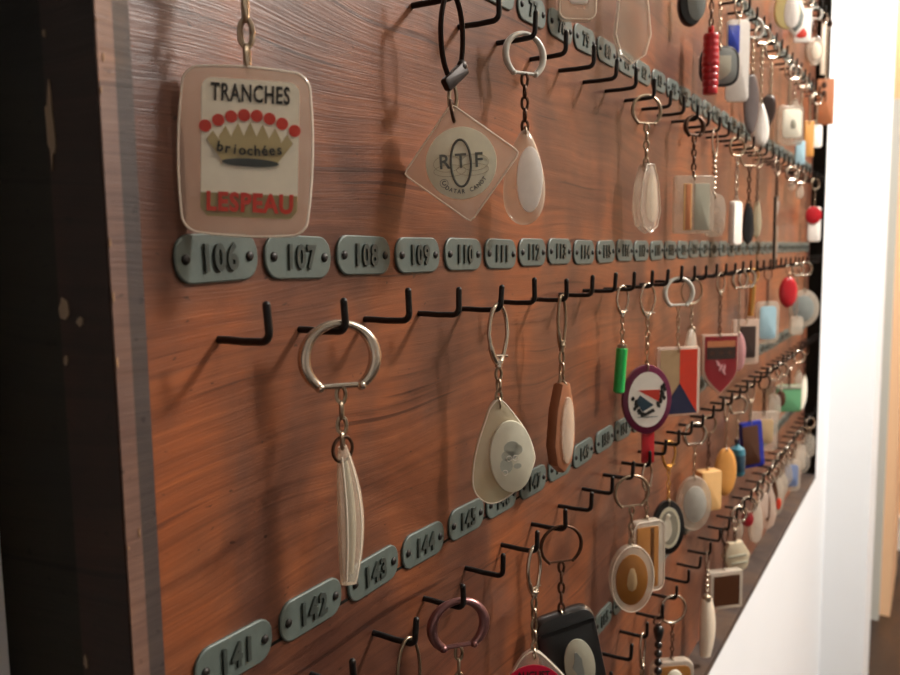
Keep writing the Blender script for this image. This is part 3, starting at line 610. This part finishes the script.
K('Z', 25, .0185, 'keyring with white rounded-square pendant with faint print', O(), LK(), (PF, 107, 147, 25, 55, 0, dict(shape='rrect', mat='milky', t=.008, ins=[('rrect', .72, .72, .05, .04, 'cream', 'card', .0012), ('crystal', .22, .25, .1, .02, 'stub', 'print', .0018)])))
K('Z', 28, .0165, 'keyring with pale blue slim rectangle high at the right end', D(.016), LK(), (PF, 142, 166, 9, 50, 0, dict(shape='rrect', mat='light_blue', t=.003)))
K('Z', 30, .0172, 'keyring with narrow yellow tag near the right frame', O(.016, .016), LK(), (PF, 122, 158, 9, 50, 0, dict(shape='rect', mat='orange_wood', t=.003)))
K('Z', 32, .017, 'keyring with small white rounded tag against the right frame, beside the narrow yellow one', D(.018), LK(), (PF, 126, 149, 11, 50, 0, dict(shape='rrect', mat='white', t=.003)))
K('Y', 34, .0195, 'tan leather rectangle tag hanging in front of the right frame', D(.016, BZ), LK(), (PF, 80, 126, 16, 70, 0, dict(shape='rect', mat='leather', t=.003, ins=[('oval', .3, .14, -.1, .36, 'brown', 'eyelet'), ('oval', .3, .14, -.1, .18, 'brown', 'eyelet')])))
# ---- topmost row
K('Y', 24, .018, 'pale yellow and white pendant cut by the top edge, near the right end', D(.022), LK(), (PF, -18, 31, 24, 55, 0, dict(shape='tear', mat='yellow', t=.004, ins=[('tear', .6, .8, .16, -.08, 'white', 'white_panel')])))
K('Y', 26, .0165, 'silvery faceted pendant in front of the white and red square', D(.022), LK(), (PF, 2, 38, 19, 55, 0, dict(shape='hexa', mat='white', t=.003, ins=[('hexa', .76, .76, 0, 0, 'grey', 'grey_face')])))
K('Y', 28, .0145, 'white square tag with red mark near the top right', D(.02), LK(), (PF, 10, 44, 16, 55, 0, dict(shape='rect', mat='white', t=.003, ins=[('tear', .7, .35, -.1, -.2, 'red_print', 'red_mark')])))
K('Y', 30, .0125, 'small round brown pendant right of the white and red square', O(.016, .016), LK(), (PF, 20, 38, 10, 55, 0, dict(shape='oval', mat='brown', t=.003)))
K('Y', 32, .0115, 'keyring with white oval near the top of the right frame', D(.019, 'silver_paint', 45, .0014), LK(BZ), (PF, 38, 67, 16, 55, 0, dict(shape='oval', mat='milky', t=.005, ins=[('oval', .55, .6, .05, 0, 'shell', 'pale_centre', .001)])))
K('Y', 33, .0185, 'long white strap hanging along the right frame', O(.016, .016), LK(), (PF, 12, 76, 4, 55, 0, dict(shape='rect', mat='shell', t=.002)))
# ---- row of plates 141
K('C', 2, .0165, 'thin wire keyring seen edge-on at the bottom left of the hooks', O(.0125, .031, OS, 10, .0007), LK(), (PF, 745, 800, 40, 50, 0, dict(shape='oval', mat='milky', t=.004)))
K('C', 3, .0172, 'round purplish metal keyring cut by the bottom of the picture', D(.0235, 'purple_metal', 40, .0015), LK(), (PF, 700, 780, 50, 50, 0, dict(shape='oval', mat='brown', t=.004)))
K('C', 5, .0182, 'keyring with bright pink disc in clear plastic, cut by the bottom edge', CL(.011, .024, ST, 8, .0011), LK(), (PF, 653, 745, 84, 55, 0, dict(shape='pick', mat='clear', t=.004, extra=art_pink)))
K('C', 6, .0175, 'dark-wired keyring with black plastic square framing a grey oval cameo', D(.0235, BZ, 42, .0007), LK(BZ), (PF, 614, 700, 60, 45, -12, dict(shape='rrect', mat='black', t=.010, b=.003, extra=art_cameo)))
K('C', 9, .0195, 'keyring with thick white-rimmed disc of golden brown', D(.024, OS, 42, .0008), LK(), (PF, 547, 613, 42, 48, 0, dict(shape='oval', mat='milky', t=.007, ins=[('oval', .74, .76, -.03, 0, 'amber', 'amber_disc', .0012), ('crystal', .25, .35, -.03, 0, 'tan', 'head_print', .0018)])))
K('C', 10, .018, 'keyring with clear-edged golden brown rectangle behind the white-rimmed disc', CL(.012, .019, ST, 15), TW(), (PF, 522, 592, 30, 38, 0, dict(shape='rrect', mat='milky', t=.009, ins=[('rect', .7, .86, -.08, 0, 'amber', 'amber_panel', .0008), ('rect', .16, .84, .06, 0, 'brown', 'brown_stripe', .0014)])))
K('C', 12, .0125, 'gold keyring with black oval framing a cream figure', CL(.014, .021, 'gold', 25, .001), TW('gold'), (PF, 502, 556, 31, 52, 0, dict(shape='oval', mat='black', t=.004, extra=art_lady)))
K('C', 14, .0135, 'keyring with clear round pendant with pale centre, right of the black oval', D(.021, ST, 40, .0012), TW(), (PF, 478, 532, 33, 52, 0, dict(shape='oval', mat='milky', t=.006, ins=[('oval', .66, .66, 0, 0, 'silver_paint', 'pale_disc', .0012)])))
K('C', 15, .0165, 'keyring with cream wooden box pendant', D(.018, OS, 25, .0007), TW(BZ), (P_box, 470, 509, 19, 40, 0, dict(mat='box_wood', d=.012)))
K('C', 17, .0155, 'keyring with orange wooden oval pendant beside the cream box', CL(.009, .018, ST, 15), TW(), (PF, 449, 498, 21, 40, 0, dict(shape='oval', mat='orange_wood', t=.007, prof='dome')))
K('C', 18, .0185, 'keyring with small teal bottle', D(.02, ST, 40), TW(), (P_bottle, 440, 475, 16, 0, 0, {}))
K('C', 20, .0165, 'keyring with blue-framed brown rectangle behind the teal bottle', CL(.012, .018, ST, 30), LK(), (PF, 423, 469, 20, 45, -6, dict(shape='rect', mat='royal', t=.006, ins=[('rect', .74, .84, -.1, 0, 'brown', 'brown_panel')])))
K('C', 22, .0175, 'keyring with clear square frame, right of the blue-framed rectangle', D(.018, BZ, 30, .0007), LK(BZ), (PF, 413, 452, 26, 50, 0, dict(shape='rect', mat='clear', t=.004, ins=[('rrect', .55, .6, .05, 0, 'tan', 'card')])))
K('C', 27, .0172, 'keyring with mint green rectangle near the right frame', O(.016, .016, ST), LK(BZ), (PF, 386, 413, 23, 55, 0, dict(shape='rect', mat='mint', t=.003, ins=[('rect', 1.02, .14, 0, .42, 'stub', 'pale_band')])))
K('C', 31, .0172, 'keyring with cream stick pendant by the right frame, beside the mint rectangle', O(.014, .014, BZ), LK(BZ), (PF, 376, 411, 8, 40, 8, dict(shape='tear', mat='cream', t=.005)))
# ---- row of plates 176
K('D', 10, .0165, 'slim silver clip keyring cut by the bottom edge, left of the black beads', CL(.008, .024, ST, 5, .001), LK(), (PF, 700, 740, 20, 30, 0, dict(shape='oval', mat='milky', t=.004)))
def P_black(r, top, w, h, yaw, roll):
    o = MB().lathe([(w*.25, 0), (w*.45, -h*.12), (w*.5, -h*.3), (w*.4, -h*.7), (w*.22, -h)], 14).build('pendant', 'black', r, top)
    for i in range(6): MB().ball((0, 0, -h-.003-i*.0068), .0031, 12).build('bead', 'black', o)
    return o
K('D', 11, .0172, 'black faceted drop with a string of round black beads', O(.012, .006, BZ, 20, .0006), LK(BZ), (P_black, 607, 641, 11, 0, 0, {}))
K('D', 12, .0172, 'keyring with golden brown clear box and cream figure at the bottom edge', O(.022, .022, ST, 45, .001), TW(BZ), (PF, 661, 715, 40, 50, 0, dict(shape='rrect', mat='milky', t=.009, ins=[('rrect', .8, .84, 0, 0, 'amber', 'amber_panel', .001), ('oval', .4, .4, 0, .16, 'cream', 'figure', .003)])))
K('D', 15, .0175, 'keyring with long whitish shell-like pendant', CL(.008, .018, ST, 5), BL(ST), (P_shell, 598, 656, 13, 30, 0, {}))
K('D', 17, .0165, 'keyring with brown square set in a clear box, near the board bottom', CL(.01, .016, BZ, 20), TW(BZ), (P_box, 570, 607, 31, 45, 0, dict(mat='milky', d=.010, ins=[('brown', .78, .8)])))
K('D', 18, .0185, 'keyring with crumpled cream cloth tag above the brown square', CL(.01, .014, ST, 20), LK(BZ), (PF, 543, 576, 25, 50, -6, dict(shape='hexa', mat='cloth', t=.008, ins=[('rect', .7, .06, 0, .1, 'stub', 'crease', .0012), ('rect', .6, .05, .05, -.12, 'stub', 'crease', .0012)])))
K('D', 20, .0165, 'dark red and pink pendant among the clear ones at the lower right', D(.02, ST, 40, .0012), LK(BZ), (PF, 510, 528, 10, 40, 0, dict(shape='oval', mat='dark_red', t=.005)))
K('D', 21, .0185, 'keyring with tall whitish clear pendant near the lower right corner', D(.018, ST), LK(BZ), (PF, 504, 545, 12, 35, 0, dict(shape='crystal', mat='milky', t=.005)))
K('D', 23, .0175, 'keyring with pinkish clear pendant near the lower right corner', D(.018, ST), LK(BZ), (PF, 486, 531, 18, 50, 0, dict(shape='crystal', mat='pink_clear', t=.005, ins=[('oval', .25, .6, 0, 0, 'brown', 'brown_core')])))
K('D', 25, .0165, 'keyring with pale clear oval with a coral spot at the lower right', D(.018, ST), LK(BZ), (PF, 478, 516, 14, 50, 0, dict(shape='oval', mat='milky', t=.005, ins=[('oval', .35, .3, .1, -.2, 'flag_red', 'coral_spot')])))
K('D', 28, .018, 'keyring with grey-blue square in clear plastic by the right frame', D(.018, ST), LK(BZ), (PF, 461, 492, 17, 55, 0, dict(shape='rrect', mat='milky', t=.004, ins=[('rrect', .7, .7, 0, 0, 'grey_blue', 'blue_card')])))
K('D', 31, .018, 'keyring with clear ring-shaped pendant at the lower end of the right frame', O(.018, .018, ST), LK(BZ), (PF, 452, 474, 14, 55, 0, dict(shape='oval', mat='clear', t=.004)))
# ---- the crowded far end: clear and metal pendants on short rings
for row, n, o_, t0, b0, wp, sh, mt, lb in (
        ('D', 19, .0145, 516, 541, 8, 'oval', 'milky', 'small clear oval pendant beside the cream cloth tag'), ('D', 22, .0185, 492, 520, 11, 'rrect', 'pink_clear', 'small pinkish clear rectangle in the crowd at the lower right'),
        ('D', 24, .0185, 480, 505, 8, 'tear', 'brown', 'small brown drop among the clear pendants at the lower right'), ('D', 26, .0165, 474, 500, 12, 'oval', 'milky', 'whitish clear oval left of the grey-blue square'),
        ('D', 27, .0185, 465, 486, 9, 'crystal', 'clear', 'small clear faceted pendant just left of the grey-blue square'), ('D', 30, .0185, 446, 470, 10, 'rrect', 'milky', 'small clear rectangle above the clear ring-shaped pendant'),
        ('D', 33, .0185, 436, 458, 9, 'soft', 'clear', 'clear pendant on the last hooks of the fifth row'), ('C', 24, .0165, 396, 424, 12, 'soft', 'milky', 'pale clear pendant between the clear frame and the mint rectangle'),
        ('C', 25, .0185, 392, 408, 8, 'oval', 'brown', 'small dark brown pendant left of the mint rectangle'), ('C', 29, .0185, 372, 390, 7, 'oval', 'milky', 'tiny clear pendant above the mint rectangle'),
        ('B', 28, .0185, 318, 336, 12, 'rrect', 'milky', 'pale clear rectangle below the bright red oval'), ('A', 26, .0185, 184, 192, 6, 'oval', 'clear', 'tiny clear pendant on the second row near the right'),
        ('A', 28, .0175, 185, 200, 7, 'tear', 'milky', 'tiny clear drop on the second row near the right frame'), ('Z', 26, .0185, 100, 128, 8, 'oval', 'milky', 'small clear oval right of the white rounded square')):
    K(row, n, o_, lb, D(.019, ST, 38, .0012), TW(ST), (PF, t0, b0, wp, 50, 0, dict(shape=sh, mat=mt, t=.005)))
# ---- plates and hooks themselves
ORD = 'first second third fourth fifth sixth seventh eighth ninth tenth eleventh twelfth thirteenth fourteenth fifteenth sixteenth seventeenth eighteenth nineteenth twentieth'.split()
ORD += ['twenty-'+x for x in ORD[:9]] + ['thirtieth'] + ['thirty-'+x for x in ORD[:9]]
RN = dict(Y='topmost', Z='top', A='second', B='third', C='fourth', D='fifth')
LEFT = dict(Y=30, Z=19, A=5, B=0, C=0, D=8)
def place(row, n):
    k = n-LEFT[row]
    if k < 0: return '%s past the visible end, %s row' % (ORD[-k-1], RN[row])
    return '%s from left in the %s row' % (ORD[k], RN[row]) if k <= (34-LEFT[row])/2 else '%s from the right end of the %s row' % (ORD[34-n], RN[row])
GP = {r: 'number plates nailed along the row that starts at %d' % FIRST[r] for r in ROWS}
GH = 'black bent hooks in rows on the board'
for row, z in ROWS.items():
    for n in range(35):
        num = FIRST[row]+n; px, py, _ = proj((n*S, 0, z)); hx, hy, _ = proj((n*S, 0, z-HD))
        rn = random.Random(num)
        if -22 < py < 700:
            r = root('number_plate', (n*S+rn.uniform(-.0006, .0006), -.0001, z+rn.uniform(-.0005, .0005)), 'grey metal plate stamped %d, %s' % (num, place(row, n)), 'number plate', GP[row])
            ty = R_(rn.uniform(-1.6, 1.6)); r.rotation_euler = (0, ty, 0)
            link('plate', PLATE, 'plate', r)
            link('nail', NAIL, 'nail', r, (-PW*.385, -.0008, 0)); link('nail', NAIL, 'nail', r, (PW*.385, -.0008, 0))
            link('stamped_number', text_mesh(str(num), .0108, .0005, .0004, .78, 1.2), 'plate_digit_shade', r, (0, -.0014, -.0003))
        if (row, n) in USED or (-10 < hy < 715):
            hp = hook_pos(row, n)
            o = link('hook', HOOKS[rn.randrange(6)], 'iron', None, hp, (0, 0, 0 if (row, n) in USED else R_(rn.uniform(-4, 4))))
            tag(o, ('black hook holding a keyring, plate %d, %s' if (row, n) in USED else 'empty black hook, plate %d, %s') % (num, place(row, n)), 'hook', GH)
# ------------------------------------------------------------------ light
def area(name, loc, target, size, power, col, sizey=None):
    l = bpy.data.lights.new(name, 'AREA'); l.energy = power; l.color = col; l.size = size
    if sizey: l.shape = 'RECTANGLE'; l.size_y = sizey
    o = bpy.data.objects.new(name, l); COL.objects.link(o); o.location = loc
    o.rotation_euler = (Vector(target)-Vector(loc)).to_track_quat('-Z', 'Y').to_euler(); return o
area('ceiling_or_fill_light', (1.35, -1.1, CZ-.05), (.9, 0, .1), .4, 40, (1, .87, .74))
area('ceiling_or_fill_light', (.25, -1.25, CZ-.05), (.3, 0, .0), .36, 11, (1, .88, .75))
area('ceiling_or_fill_light', (XE-.6, -1.3, CZ-.05), (XE, 0, -.2), .3, 58, (1, .98, .95))  # added fill lamp out of view, keeps the wall and pier white
area('ceiling_or_fill_light', (J.x+.7, -.2, CZ-.05), (XF, 0, -.3), .3, 30, (1, .8, .58))
w = bpy.data.worlds.new('world'); sc.world = w; w.use_nodes = True
w.node_tree.nodes['Background'].inputs[0].default_value = (1, .86, .74, 1); w.node_tree.nodes['Background'].inputs[1].default_value = .25
